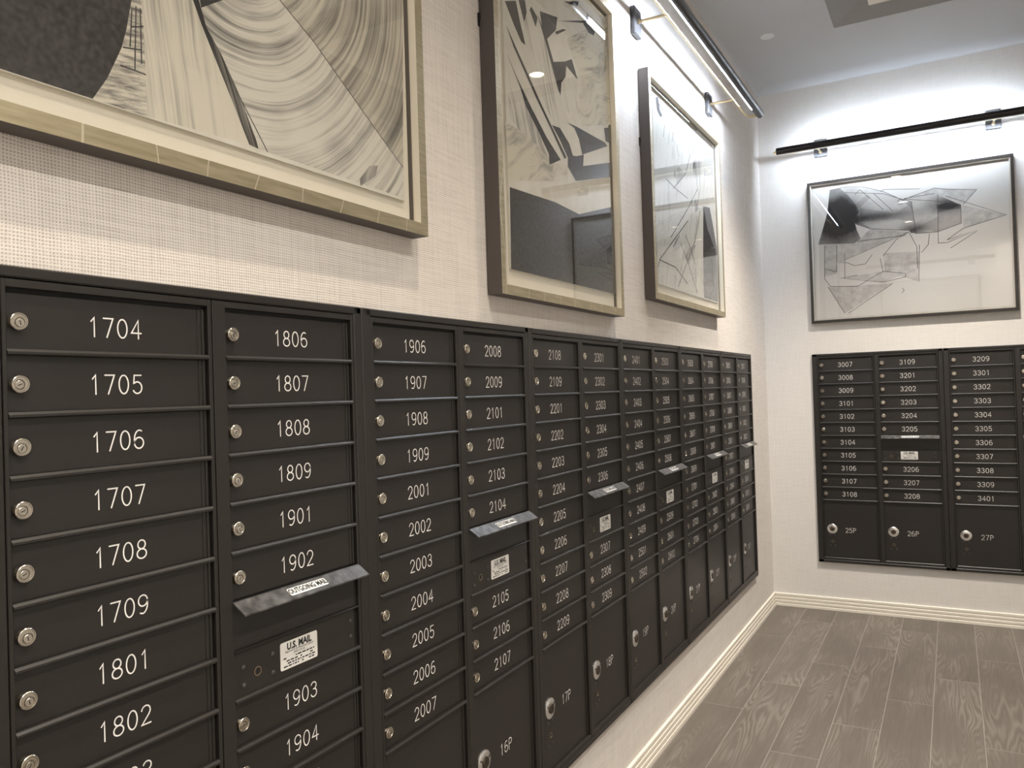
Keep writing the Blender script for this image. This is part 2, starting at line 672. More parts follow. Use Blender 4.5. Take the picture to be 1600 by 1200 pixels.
def bar_mesh(hh):
    mb = MB(M_bronze)
    mb.prism([(DY + 0.05, -hh), (0.02, -hh), (-0.07, -hh + 0.06), (-0.07, hh * 0.15), (0.06, hh), (DY + 0.05, hh)], 0.0, W, 'x')
    return mb.mesh('divider_bar')


ME_bar = bar_mesh(0.17)
ME_bar_thin = bar_mesh(0.07)


def lock_mesh():
    mb = MB(M_nickel, M_nickel_dark, M_gap)
    mb.lathe([(0.44, 0.0), (0.44, -0.05), (0.36, -0.06), (0.36, -0.20), (0.47, -0.22), (0.50, -0.25), (0.50, -0.34),
              (0.46, -0.38), (0.41, -0.38), (0.39, -0.35)], n=32)
    mb.lathe([(0.39, -0.35), (0.0, -0.35)], n=32, m=0)
    mb.lathe([(0.335, -0.351), (0.335, -0.37), (0.315, -0.375), (0.30, -0.37), (0.30, -0.351)], cz=-0.04, n=28, m=0)
    mb.lathe([(0.29, -0.352), (0.245, -0.353)], cz=-0.08, n=28, m=1)  # shade of the recessed ring put into a darker nickel
    mb.lathe([(0.24, -0.352), (0.24, -0.385), (0.22, -0.40), (0.0, -0.40)], cz=-0.09, n=28, m=0)
    mb.box(-0.025, 0.025, -0.402, -0.39, -0.22, 0.04, 0, 2)
    return mb.mesh('lock', smooth=True)


def parcel_lock_mesh():
    mb = MB(M_chrome, M_nickel_dark, M_gap)
    mb.lathe([(1.29, 0.0), (1.29, -0.08), (1.22, -0.14), (0.85, -0.20), (0.72, -0.21), (0.70, -0.17), (0.62, -0.17)], n=40)
    mb.lathe([(0.62, -0.17), (0.62, -0.30), (0.55, -0.36), (0.0, -0.36)], n=32, m=1)
    mb.box(-0.05, 0.05, -0.365, -0.35, -0.3, 0.3, 0, 2)
    for s in (-1, 1):
        b = bmesh.new()
        bmesh.ops.create_cube(b, size=1)
        bmesh.ops.transform(b, matrix=Matrix.Translation((s * 0.82, -0.19, 0.38)) @ Matrix.Rotation(s * 0.9, 4, 'Y') @ Matrix.Diagonal((0.13, 0.06, 0.34, 1)), verts=b.verts)
        mb._merge(b, 2)
    return mb.mesh('parcel_lock', smooth=True)


def screw_mesh():
    mb = MB(M_plate)
    mb.lathe([(0.19, 0.0), (0.19, -0.03), (0.13, -0.08), (0.0, -0.10)], n=16)
    return mb.mesh('screw', smooth=True)


def key_mesh():
    mb = MB(mat('dull_brass_keyway', (0.26, 0.21, 0.15), 0.4, 0.8), M_gap)
    mb.lathe([(0.36, 0.0), (0.36, -0.02), (0.28, -0.03), (0.27, 0.02), (0.0, 0.02)], n=24, m=0)
    mb.box(-0.03, 0.03, -0.005, 0.018, -0.17, 0.17, 0, 1)
    return mb.mesh('key_cylinder', smooth=True)


ME_lock, ME_plock, ME_screw, ME_key = lock_mesh(), parcel_lock_mesh(), screw_mesh(), key_mesh()


def parcel_mesh():
    z1, z0 = -P * 11 - 0.18, ZB
    h = z1 - z0
    mb = MB(M_bronze, M_gap)
    mb.box(0.06, W - 0.5, DY, DY + 0.07, -h / 2, h / 2, 0.02)
    mb.box(W - 0.5, W - 0.14, DY - 0.10, DY + 0.07, -h / 2, h / 2, 0.03)
    mb.box(0.0, W, DY + 0.072, DY + 0.09, -h / 2, h / 2, 0, 1)
    return mb.mesh('parcel_door'), (z0 + z1) / 2


ME_parcel, ZPC = parcel_mesh()


def hood_mesh():
    mb = MB(M_hood)
    prof = [(0.10, 0.09), (-0.04, 0.09), (-1.16, -0.66), (-1.18, -0.76), (-1.12, -0.74), (-0.04, -0.03), (0.10, -0.03)]
    mb.prism(prof, -0.03, W + 0.06, 'x')
    return mb.mesh('mail_hood')


ME_hood = hood_mesh()


def hood_sticker_mesh():
    # lies on the sloping face: built flat, x along, z up the slope
    mb = MB(M_white_sticker, M_ink)
    mb.prism([(p, q) for p, q in rounded(-2.05, 2.05, -0.37, 0.37, 0.12)], 0, 0.012, 'z')
    bm2 = bmesh.new()
    tmp = MB(M_ink)
    font_into(tmp, 'OUTGOING MAIL', 0.70, 0, 0, 0, 0, 0.022, 0.74)
    for v in tmp.bm.verts:
        v.co = Vector((v.co.x, v.co.z, 0.034))
    mb._merge(tmp.bm, 1)
    return mb.mesh('outgoing_mail_sticker')


ME_hsticker = hood_sticker_mesh()


def us_mail_mesh():
    mb = MB(M_sticker, M_ink)
    mb.prism(rounded(-2.0, 2.0, -1.05, 1.05, 0.16), 0, 1, 'y')
    for v in mb.bm.verts:
        v.co.y *= -0.02
    font_into(mb, 'U.S. MAIL', 0.72, 0, 0.62, -0.036, 1, 0.028, 0.9)
    font_into(mb, 'Approved by the Postmaster General', 0.22, 0, 0.27, -0.036, 1, 0.0, 0.92)
    font_into(mb, 'USPS-STD-4C', 0.22, 0, 0.04, -0.036, 1)
    random.seed(5)
    for k, z in enumerate((-0.20, -0.42, -0.62, -0.82)):
        x = -1.7
        while x < 1.6:
            L = random.uniform(0.12, 0.42)
            if random.random() < 0.86:
                mb.poly([(x, -0.036, z - 0.05), (min(x + L, 1.7), -0.036, z - 0.05), (min(x + L, 1.7), -0.036, z + 0.05), (x, -0.036, z + 0.05)], 1)
            x += L + 0.09
    return mb.mesh('us_mail_label')


ME_usmail = us_mail_mesh()


def collection_door_mesh():
    mb = MB(M_bronze, M_gap)
    mb.box(0.04, W - 0.55, DY - 0.22, DY + 0.05, -1.62, 1.66, 0.03)
    mb.box(W - 0.55, W, DY, DY + 0.05, -1.62, 1.66)
    return mb.mesh('collection_door')


ME_coll = collection_door_mesh()


def slot_mesh():
    mb = MB(M_bronze)
    mb.box(0.0, W, DY - 0.10, DY + 0.05, -1.68, 1.55, 0.02)
    return mb.mesh('mail_slot_panel')


ME_slot = slot_mesh()


def carrier_panel(x_open, left, right):
    """the big master door of one column: stiles and rails round the opening"""
    mb = MB(M_bronze)
    x0, x1 = x_open - left, x_open + W + right
    z1, z0 = 0.55, ZB - 0.62
    b = 0.035
    mb.box(x0, x_open, 0.0, 0.42, z0, z1, b)
    mb.box(x_open + W, x1, 0.0, 0.42, z0, z1, b)
    mb.box(x_open - 0.03, x_open + W + 0.03, 0.0, 0.42, 0.08, z1, b)
    mb.prism([(0.42, z0), (0.0, z0), (0.0, ZB - 0.12), (0.10, ZB), (0.42, ZB)], x_open - 0.03, x_open + W + 0.03, 'x')
    return mb


def seq(start, n):
    out = []
    f, u = divmod(start, 100)
    while len(out) < n:
        out.append('%d%02d' % (f, u))
        u += 1
        if u > 9:
            u = 1
            f += 1
    return out


rnd = random.Random(11)


def mailbox_unit(wall, at, tl, tr_, first, parcels, label, pnum_x):
    if wall == 'left':
        root = empty('mailbox_unit', I(0, at, 0), math.pi / 2)
    else:
        root = empty('mailbox_unit', I(at, YB - 0.75, 0), 0.0)
    tag(root, label, 'mailbox', 'dark bronze mailbox units set in the walls')
    w2 = 2 * W + GAPW
    xa, xb = -0.25 - tl, w2 + 0.3 + tr_
    body = MB(M_gap)
    body.box(xa + 0.1, xb - 0.1, DY + 0.10, 0.74, -55.3, 1.15)
    body.build('cabinet_body', root)
    trim = MB(M_bronze)
    zt, zb, b = 1.27, -55.48, 0.09
    i0, i1, it, ib = -0.25 - 0.06, w2 + 0.3 + 0.06, 0.62, ZB - 0.70
    trim.box(xa, i0, -0.06, 0.745, zb, zt, b).box(i1, xb, -0.06, 0.745, zb, zt, b)
    trim.box(xa + 0.02, xb - 0.02, -0.06, 0.745, it, zt, b).box(xa + 0.02, xb - 0.02, -0.06, 0.745, zb, ib, b)
    trim.build('trim_frame', root)
    cols = (0.0, W + GAPW)
    carrier_panel(0.0, 0.25, 0.30).build('carrier_door', root)
    carrier_panel(cols[1], GAPW - 0.30 - 0.09, 0.30).build('carrier_door', root)
    numbers = seq(first, 20)
    left, right = numbers[:11], numbers[11:17] + [None, 'US'] + numbers[17:]
    for c, (x, names) in enumerate(zip(cols, (left, right))):
        for r, nm in enumerate(names):
            zc = -P * r - P / 2
            if r > 0 or True:
                thin = c == 1 and r == 6
                if not (c == 1 and r == 5):
                    link('divider_bar', ME_bar_thin if thin else ME_bar, root, Vector((x, 0, -P * (r + 1))) * IN)
            if nm is None:
                link('mail_slot_panel', ME_slot, root, Vector((x, 0, zc)) * IN)
                h = link('mail_hood', ME_hood, root, Vector((x, 0, -P * 6)) * IN)
                tag(h, 'worn grey metal hood over the outgoing mail slot')
                sl = math.atan2(0.75, 1.12)
                st = link('outgoing_mail_sticker', ME_hsticker, h, Vector((W * 0.505, -0.60 - 0.02, -0.27 + 0.012)) * IN, (sl, 0, 0))
                tag(st, 'white sticker reading OUTGOING MAIL')
                continue
            if nm == 'US':
                d = link('collection_door', ME_coll, root, Vector((x, 0, zc)) * IN)
                yf = DY - 0.22
                st = link('us_mail_label', ME_usmail, d, Vector((6.45, yf, 0.05)) * IN)
                tag(st, 'silver label reading U.S. MAIL')
                link('key_cylinder', ME_key, d, Vector((2.2, yf - 0.012, -0.2)) * IN)
                for px_, pz in ((0.9, 0.45), (0.9, -0.85), (3.7, 0.57), (3.7, -0.80), (12.5, 0.72), (12.5, -0.58)):
                    link('rivet', ME_screw, d, Vector((px_, yf, pz)) * IN)
                continue
            d = link('door', ME_door, root, Vector((x, 0, zc)) * IN)
            link('lock', ME_lock, d, Vector((0.72, DY, -0.03)) * IN, (0, rnd.choice((0, 0, 0.15, -0.2, 0.5, -0.6, 1.2)), 0))
            link('number', number_mesh(nm, 1.16, 0.95, 0.092), d, Vector((6.72, DY, -0.08)) * IN)
        d = link('parcel_door', ME_parcel, root, Vector((x, 0, ZPC)) * IN)
        lk = link('parcel_lock', ME_plock, d, Vector((2.05, DY, -46.35 - ZPC)) * IN)
        tag(lk, 'bright chrome round parcel lock')
        for px_, pz in ((-0.62, -1.75), (0.62, -1.70), (-0.62, -4.6), (0.62, -4.55)):
            link('screw', ME_screw, d, Vector((2.05 + px_, DY, -46.35 + pz - ZPC)) * IN)
        link('key_cylinder', ME_key, d, Vector((2.08, DY - 0.012, -46.35 - 3.4 - ZPC)) * IN)
        link('number', number_mesh(parcels[c], 1.2, 0.95, 0.085), d, Vector((pnum_x, DY, -46.6 - ZPC)) * IN)
    return root


UNITS = [
    ('left', -144.83, 1.2, 1.05, 1704, ('13P', '14P'), 6.9, 'large near mailbox unit at the left edge, first door 1704'),
    ('left', -113.31, 1.35, 0.93, 1906, ('15P', '16P'), 6.9, 'second mailbox unit from the left, doors 1906 to 2107 and parcel door 16P'),
    ('left', -82.26, 0.95, 0.58, 2108, ('17P', '18P'), 6.9, 'mailbox unit under the tall framed print, doors 2108 to 2309, parcel doors 17P and 18P'),
    ('left', -51.55, 0.96, 0.83, 2401, ('19P', '20P'), 6.9, 'mailbox unit below the farther silver framed print, parcel doors 19P and 20P'),
    ('left', -20.62, 0.98, 0.68, 2603, ('21P', '22P'), 6.9, 'second mailbox unit from the room corner on the left wall, parcel doors 21P and 22P'),
    ('left', 9.88, 0.73, 0.62, 2805, ('23P', '24P'), 6.9, 'mailbox unit on the left wall nearest the room corner, narrowest in view'),
    ('back', 13.30, 1.4, 1.15, 3007, ('25P', '26P'), 6.65, 'left mailbox unit on the back wall, doors 3007 to 3208, parcel doors 25P and 26P'),
    ('back', 44.91, 1.35, 1.4, 3209, ('27P', '28P'), 6.65, 'right mailbox unit on the back wall, cut off at the right edge, parcel door 27P'),
]
for wall, at, tl, tr_, first, parcels, px_, label in UNITS:
    mailbox_unit(wall, at, tl, tr_, first, parcels, label, px_)

# ------------------------------------------------------------------ framed prints
A1_dark = [[(-145.0,15.7),(-136.9,19.1),(-137.3,17.1),(-137.7,15.7),(-138.2,14.6),(-138.7,13.5),(-138.9,12.5),(-145.0,12.4)]]
A1_hatch = [[(-136.9,19.1),(-136.2,19.4),(-136.1,16.9),(-136.0,14.7),(-136.0,11.8),(-138.6,11.8),(-139.7,11.8),(-138.7,13.5),(-138.2,14.6),(-137.7,15.7),(-137.3,17.1)]]
A1_streak = [[(-136.2,19.4),(-132.2,21.1),(-131.5,19.6),(-130.5,17.8),(-129.0,15.1),(-127.5,12.3),(-136.0,11.8),(-136.0,14.7),(-136.1,16.9)]]
A1_black = [[(-132.2,21.1),(-131.7,21.3),(-131.1,19.6),(-129.9,18.2),(-128.4,15.9),(-126.8,12.8),(-126.6,12.2),(-127.5,12.3),(-129.0,15.1),(-130.5,17.8),(-131.5,19.6)],[(-131.5,20.8),(-129.5,22.2),(-131.6,21.3)],[(-115.0,12.5),(-113.6,14.0),(-112.4,14.3),(-112.7,13.3),(-114.9,11.9)]]
A1_arc = [[(-131.7,21.3),(-124.0,24.5),(-120.3,22.6),(-114.2,18.6),(-108.6,15.0),(-108.7,12.1),(-126.6,12.2),(-128.4,15.9),(-129.9,18.2),(-131.1,19.6)]]
A1_arc2 = [[(-124.0,24.5),(-107.8,31.3),(-108.6,15.0),(-114.2,18.6),(-120.3,22.6)]]
A1_center = [(-129.4,25.3),(-124.0,24.5),(-108.6,15.0)]
A1_lines = [[(-124.0,24.5),(-120.3,22.6),(-114.2,18.6),(-108.6,15.0)],[(-136.9,18.5),(-137.1,16.0)],[(-136.6,18.8),(-136.8,14.6)],[(-137.0,17.3),(-136.1,17.7)],[(-137.6,15.8),(-136.3,16.1)],[(-137.8,14.6),(-136.0,14.6)],[(-128.6,16.0),(-125.7,12.2)],[(-136.3,18.8),(-136.3,15.2)]]
A2_dark = [[(-78.2,42.3),(-72.9,43.6),(-73.5,41.7),(-76.3,39.4),(-77.6,40.2)],[(-70.4,46.8),(-65.4,48.9),(-66.0,48.0),(-68.8,47.1)],[(-87.5,33.6),(-84.4,30.6),(-82.8,28.5),(-79.1,25.9),(-76.9,24.2),(-76.8,22.8),(-73.3,24.3),(-77.3,26.2),(-81.5,28.9),(-85.1,31.5),(-87.0,33.2)],[(-87.4,37.0),(-85.3,35.3),(-82.1,32.9),(-79.2,30.6),(-75.7,28.1),(-71.4,25.1),(-72.1,24.7),(-76.2,27.8),(-79.9,30.4),(-82.8,32.7),(-85.7,35.0)],[(-87.5,39.7),(-84.7,40.9),(-83.8,38.8),(-82.5,36.3),(-83.6,36.3),(-85.5,37.8)],[(-84.0,41.3),(-82.3,42.0),(-81.9,40.6),(-82.7,39.1)],[(-80.6,41.9),(-78.9,41.2),(-79.5,39.7),(-81.1,41.3)],[(-78.9,41.6),(-76.3,39.4),(-74.4,36.8),(-72.3,34.9),(-72.7,33.1),(-73.4,33.7),(-76.4,38.2)],[(-74.6,37.0),(-71.0,38.3),(-68.6,39.5),(-66.8,37.2),(-70.5,37.9),(-70.9,36.2),(-72.5,34.8)],[(-70.9,30.0),(-67.9,30.3),(-57.4,30.8),(-56.3,30.5),(-66.0,26.8),(-67.0,28.7),(-68.5,29.9)],[(-57.5,32.9),(-53.9,34.2),(-54.1,31.3),(-57.0,31.1)],[(-75.7,28.3),(-73.2,28.6),(-70.3,27.2),(-69.0,25.5),(-70.5,24.8),(-73.4,27.0)],[(-64.2,46.2),(-63.0,46.8),(-59.8,46.7),(-60.4,45.9),(-62.2,45.6)],[(-72.7,43.2),(-63.3,47.0),(-62.5,48.4),(-62.1,47.3),(-63.3,46.6)],[(-73.8,41.3),(-71.2,42.7),(-70.1,43.0),(-73.3,41.1)],[(-70.9,25.7),(-68.3,26.0),(-65.5,26.9),(-65.9,25.2),(-53.0,28.9),(-52.8,26.7),(-68.6,22.5),(-71.1,23.9)]]
A2_low = [[(-87.7,17.6),(-81.4,17.9),(-75.4,18.2),(-67.8,18.0),(-53.5,21.9),(-54.7,8.0),(-88.0,7.9)]]
A2_wood = [[(-82.1,42.1),(-80.6,42.7),(-78.9,41.6),(-76.4,38.2),(-72.7,33.1),(-70.3,27.2),(-73.4,27.0),(-79.1,31.9),(-82.0,34.1),(-83.1,37.7)],[(-72.1,35.8),(-70.6,36.3),(-66.9,36.7),(-67.2,32.7),(-71.6,31.0)],[(-87.0,32.8),(-84.4,30.2),(-79.1,25.7),(-77.0,23.6),(-82.7,24.0),(-87.4,26.2)]]
A2_swirl = [[(-70.2,41.8),(-58.4,48.4),(-52.9,52.8),(-52.7,43.6),(-66.2,38.5),(-68.3,39.8)],[(-88.3,25.2),(-82.7,25.0),(-76.1,23.4),(-71.1,23.9),(-71.2,21.9),(-87.9,18.3)],[(-65.0,39.4),(-53.0,44.3),(-53.8,34.5),(-65.7,30.9),(-67.2,32.5)]]
A3_strip = [[(-2.9,31.5),(2.3,32.2),(4.0,29.6),(8.0,22.7),(-4.3,20.5)]]
A3_grey = [[(-4.3,20.5),(8.0,22.7),(6.6,12.0),(-4.8,12.0)]]
A3_lines = [[(-14.6,26.4),(-33.1,16.2),(-34.2,14.7)],[(-20.7,22.5),(-24.9,19.6)],[(-5.4,30.1),(-9.8,23.3),(-22.6,12.4)],[(-20.1,21.2),(-15.6,18.0),(-9.4,12.3)],[(-16.7,23.2),(-13.5,21.2),(-10.5,18.2)],[(-6.7,34.4),(-14.3,28.9),(-26.2,21.2)],[(-32.1,45.4),(-30.6,44.1),(-29.6,43.0)],[(-30.5,44.8),(-28.0,44.4)],[(-5.9,48.5),(-7.2,45.0),(-9.5,40.9)],[(-22.4,41.9),(-23.4,39.8)],[(-14.1,45.6),(-12.6,43.6),(-11.0,42.5)],[(-27.9,31.8),(-22.1,31.2),(-14.1,30.9)],[(-8.0,38.2),(-6.0,32.5)],[(-27.6,41.8),(-28.6,39.3)],[(-20.3,40.1),(-19.5,37.9)],[(-11.3,40.4),(-15.2,35.6),(-23.6,30.9)],[(-4.9,41.5),(-4.8,34.8),(-8.1,30.1)],[(-33.1,16.2),(-23.8,16.0),(-16.1,13.6)]]
A3_dash = [[(-32.4,45.4),(-30.9,46.0),(-30.1,43.8),(-28.7,43.2),(-29.9,42.6),(-31.7,43.3)],[(-12.6,44.1),(-11.5,44.6),(-10.7,42.3),(-12.0,41.8)],[(-20.2,22.8),(-14.6,26.2),(-14.7,25.8),(-20.0,22.4)],[(-17.2,18.8),(-14.4,21.1),(-9.6,22.3),(-14.8,17.6)],[(-9.8,31.3),(-7.9,32.2),(-6.3,30.4),(-9.2,28.9)],[(-23.3,33.7),(-19.7,36.0),(-15.2,35.6),(-20.4,32.3)],[(-10.0,39.3),(-5.0,41.0),(-4.4,38.0),(-9.2,35.9)]]
A4_wash = [[(17.8,45.6),(22.0,45.9),(25.9,45.3),(30.9,43.2),(34.6,40.9),(35.7,40.6),(42.8,41.0),(48.5,37.3),(48.5,32.6),(43.1,31.1),(38.0,31.3),(36.6,32.3),(27.5,33.9),(24.0,35.6)],[(45.2,40.0),(52.1,40.6),(49.1,37.4)],[(48.5,37.3),(58.2,33.4),(48.9,31.3)],[(35.7,40.7),(42.8,42.4),(52.1,40.6),(48.7,37.4),(42.8,41.0)],[(16.0,30.8),(19.3,25.6),(36.6,31.9),(27.5,33.9),(23.9,30.5)],[(16.0,30.5),(19.1,30.2),(18.8,22.8),(15.8,22.3)],[(19.6,21.5),(30.2,22.3),(35.5,21.2),(30.1,19.4)],[(16.5,19.4),(20.5,11.9),(32.4,18.9)],[(30.4,27.0),(38.8,26.6),(38.5,18.8),(30.6,22.3)]]
A4_mid = [[(25.0,39.8),(33.7,37.1),(37.6,39.5),(37.9,34.6),(33.7,35.6),(25.2,36.1)],[(38.1,32.7),(43.5,35.1),(43.0,38.1),(48.5,37.3),(48.5,32.6),(43.1,31.1)],[(36.6,32.3),(38.1,32.9),(38.6,31.4),(37.1,31.5)],[(23.8,40.8),(27.0,43.1),(28.0,42.3),(24.6,39.4)]]
A4_dark = [[(17.8,45.6),(20.4,45.7),(22.3,43.6),(24.2,40.7),(24.9,38.9),(23.7,36.5),(24.2,33.9),(25.1,31.5),(23.5,30.5),(14.4,31.2),(15.6,35.0),(17.0,39.6)],[(43.2,37.8),(45.4,38.3),(48.5,37.3),(48.4,36.3),(45.5,36.4),(43.3,35.8)],[(36.1,39.5),(37.4,39.6),(37.6,37.6)]]
A4_lines = [[(17.8,45.6),(22.0,45.9),(25.9,45.3),(30.9,43.3),(35.4,40.4),(42.8,42.4),(45.6,41.6),(52.1,40.6),(49.0,37.2)],[(35.7,40.7),(42.8,41.0)],[(37.4,39.5),(38.1,32.9)],[(43.5,40.7),(43.2,28.2),(45.2,28.1),(51.8,30.4),(45.2,28.8)],[(35.7,40.6),(47.0,38.1),(48.5,37.3),(48.5,32.6),(43.1,31.1),(38.0,31.3)],[(45.2,40.0),(58.2,33.4),(48.9,31.3),(45.2,28.8)],[(36.6,31.9),(19.3,25.6),(21.3,25.6),(23.3,24.5),(26.0,24.7),(27.7,27.0)],[(36.6,31.9),(38.3,27.9),(38.3,22.1)],[(41.3,30.9),(40.9,28.0),(39.3,26.2)],[(24.0,35.6),(27.5,33.9),(36.6,32.3)],[(16.0,30.8),(15.7,21.8),(17.1,19.5),(23.9,18.9),(30.2,22.3),(35.5,21.2),(35.4,20.3),(30.1,19.4),(19.6,21.5),(24.0,21.9)],[(16.5,19.4),(20.5,11.9)],[(21.3,11.8),(32.4,18.9)],[(19.1,30.6),(18.8,23.3),(16.0,24.4)],[(21.6,44.4),(30.9,42.7),(37.6,39.5)],[(23.9,43.4),(25.3,44.6),(30.8,38.5)],[(29.6,25.8),(30.2,22.1)],[(30.3,26.3),(33.5,30.2),(36.6,31.9)],[(39.5,42.7),(30.9,43.8),(30.3,43.3)],[(38.5,18.8),(38.9,28.3)],[(45.9,26.6),(51.8,30.2)],[(21.0,28.2),(20.8,21.3)],[(34.2,40.1),(34.6,40.7),(35.7,40.3),(35.3,39.4),(34.4,39.3)],[(24.8,35.9),(27.5,33.9)],[(28.6,43.1),(33.0,37.8)],[(24.3,30.9),(35.8,31.1)],[(34.6,17.5),(35.0,16.8),(34.4,16.2)]]



def paper_mat(name, c0, c1, scale=1.5):
    m = mat(name, c0, 0.85, 0, 0.15)
    t = NT(m)
    v, s = t.coords()
    t.l(t.ramp(t.noise(v, scale, 4), [(0.3, c0), (0.7, c1)]), t.b.inputs['Base Color'])
    return m


def streak_mat(name, angle, freq, light, dark, lo=0.45, hi=0.66, centre=None, wob=1.2, along=0.03):
    """brushed ink: fine streaks along a direction, or round a centre"""
    m = mat(name, light, 0.85, 0, 0.15)
    t = NT(m)
    v, s = t.coords()
    if centre is None:
        a = math.radians(angle)
        u = t.math('ADD', t.math('MULTIPLY', s['X'], -math.sin(a)), t.math('MULTIPLY', s['Z'], math.cos(a)))
        q = t.math('ADD', t.math('MULTIPLY', s['X'], math.cos(a)), t.math('MULTIPLY', s['Z'], math.sin(a)))
    else:
        dx = t.math('SUBTRACT', s['X'], centre[0])
        dz = t.math('SUBTRACT', s['Z'], centre[1])
        u = t.math('SQRT', t.math('ADD', t.math('MULTIPLY', dx, dx), t.math('MULTIPLY', dz, dz)))
        q = t.math('MULTIPLY', t.math('ARCTAN2', dz, dx), 12.0)
    u = t.math('ADD', u, t.math('MULTIPLY', t.noise(v, 0.12, 2), wob))
    cb = t.n('ShaderNodeCombineXYZ')
    t.l(t.math('MULTIPLY', u, freq), cb.inputs[0])
    t.l(t.math('MULTIPLY', q, along), cb.inputs[1])
    f1 = t.noise(cb.outputs[0], 1.0, 5, 0.7)
    f2 = t.noise(v, 0.16, 2)
    f = t.math('ADD', t.math('MULTIPLY', f1, 0.75), t.math('MULTIPLY', f2, 0.25))
    t.l(t.ramp(f, [(lo, light), (hi, dark)]), t.b.inputs['Base Color'])
    return m


CREAM = (0.62, 0.60, 0.53)
CHAR = (0.045, 0.043, 0.042)
M_char = paper_mat('charcoal_ink', (0.030, 0.029, 0.028), (0.075, 0.072, 0.069), 2.5)
M_cream_paper = paper_mat('cream_paper', (0.60, 0.575, 0.50), (0.66, 0.64, 0.57), 0.5)
M_line = mat('thin_ink_line', (0.05, 0.047, 0.045), 0.8)


def frame_print(name, wall, x0, x1, z0, z1, depth, face, sheet, build_print, label, style, hang=36.0):
    """x0..x1 along the wall, z0..z1 up; the face stands depth off the wall"""
    if wall == 'left':
        root = empty(name, I(X0, 0, 0), math.pi / 2)     # local x = world y, local -y = off the wall
    else:
        root = empty(name, I(0, YB if wall == 'back' else YR, 0), 0.0 if wall == 'back' else math.pi)
    tag(root, label, 'framed picture', 'framed abstract prints')
    g = 0.12                                              # gap to the wall
    d = depth
    silver = style == 'leaf'
    fr = MB(M_leaf if silver else M_black_frame, M_frame_side if silver else M_black_frame, M_lip if silver else M_silver_lip)
    ox, oz, ix, iz = (x0, x1), (z0, z1), (x0 + face, x1 - face), (z0 + face, z1 - face)
    oc = [(ox[0], oz[0]), (ox[1], oz[0]), (ox[1], oz[1]), (ox[0], oz[1])]
    ic = [(ix[0], iz[0]), (ix[1], iz[0]), (ix[1], iz[1]), (ix[0], iz[1])]
    lipd = 0.42 * d
    for k in range(4):
        j = (k + 1) % 4
        fr.poly([(oc[k][0], -d, oc[k][1]), (oc[j][0], -d, oc[j][1]), (ic[j][0], -d, ic[j][1]), (ic[k][0], -d, ic[k][1])], 0)
        fr.poly([(oc[k][0], -d, oc[k][1]), (oc[k][0], -g, oc[k][1]), (oc[j][0], -g, oc[j][1]), (oc[j][0], -d, oc[j][1])], 1)
        fr.poly([(ic[k][0], -d, ic[k][1]), (ic[j][0], -d, ic[j][1]), (ic[j][0], -d + lipd, ic[j][1]), (ic[k][0], -d + lipd, ic[k][1])], 2)
        fr.poly([(ic[k][0], -d + lipd, ic[k][1]), (ic[j][0], -d + lipd, ic[j][1]), (ic[j][0], -g, ic[j][1]), (ic[k][0], -g, ic[k][1])], 1)
    fr.poly([(p, -g, q) for p, q in oc], 1)
    fr.build('frame', root)
    if not silver:
        fi = MB(M_silver_lip)
        w_ = 0.35
        a, b, c_, e = ix[0], ix[1], iz[0], iz[1]
        for q0, q1, q2, q3 in ((a, a + w_, c_, e), (b - w_, b, c_, e), (a + w_, b - w_, c_, c_ + w_), (a + w_, b - w_, e - w_, e)):
            fi.box(q0, q1, -d + 0.18, -d + 0.42, q2, q3, 0.05)
        fi.build('fillet', root)
    yb = -(0.42 * d) if silver else -(0.52 * d)
    mb_ = MB(M_mat if silver else M_white_mat)
    e = 0.22 if silver else 0.0
    mb_.box(ix[0] + e, ix[1] - e, yb + 0.02, yb + 0.14, iz[0] + (0.02 if silver else 0), iz[1] - e)
    mb_.build('mat_board', root)
    build_print(root, sheet, yb)
    if silver:
        hk = MB(M_tube)
        zh = hang
        hk.box(x0 - 0.28, x0 + 0.4, -0.14, -0.01, zh - 0.75, zh + 0.75, 0.04)
        hk.box(x0 - 0.28, x0 - 0.12, -0.34, -0.01, zh - 0.15, zh + 0.75, 0.04)
        hk.build('wall_hanger', root)
    gls = MB(M_glass)
    yg = -d + lipd * 0.8 if silver else -d + 0.45
    gls.poly([(ix[0], yg, iz[0]), (ix[1], yg, iz[0]), (ix[1], yg, iz[1]), (ix[0], yg, iz[1])])
    gls.build('glass', root, recalc=False)
    return root


def sheet_mesh(sheet, yb, mats, lift=0.28):
    """paper floated above the mat; returns builder and the plane of its face"""
    a, b, c_, e = sheet
    mb = MB(*mats)
    mb.box(a, b, yb - lift, yb + 0.01, c_, e, 0, 0)
    return mb, yb - lift


def patches(mb, polys, y, m):
    for p in polys:
        mb.poly([(a, y, b) for a, b in p], m)


def lines(mb, ls, y, m, w):
    for l in ls:
        mb.ribbon(l, w, y, m, False)


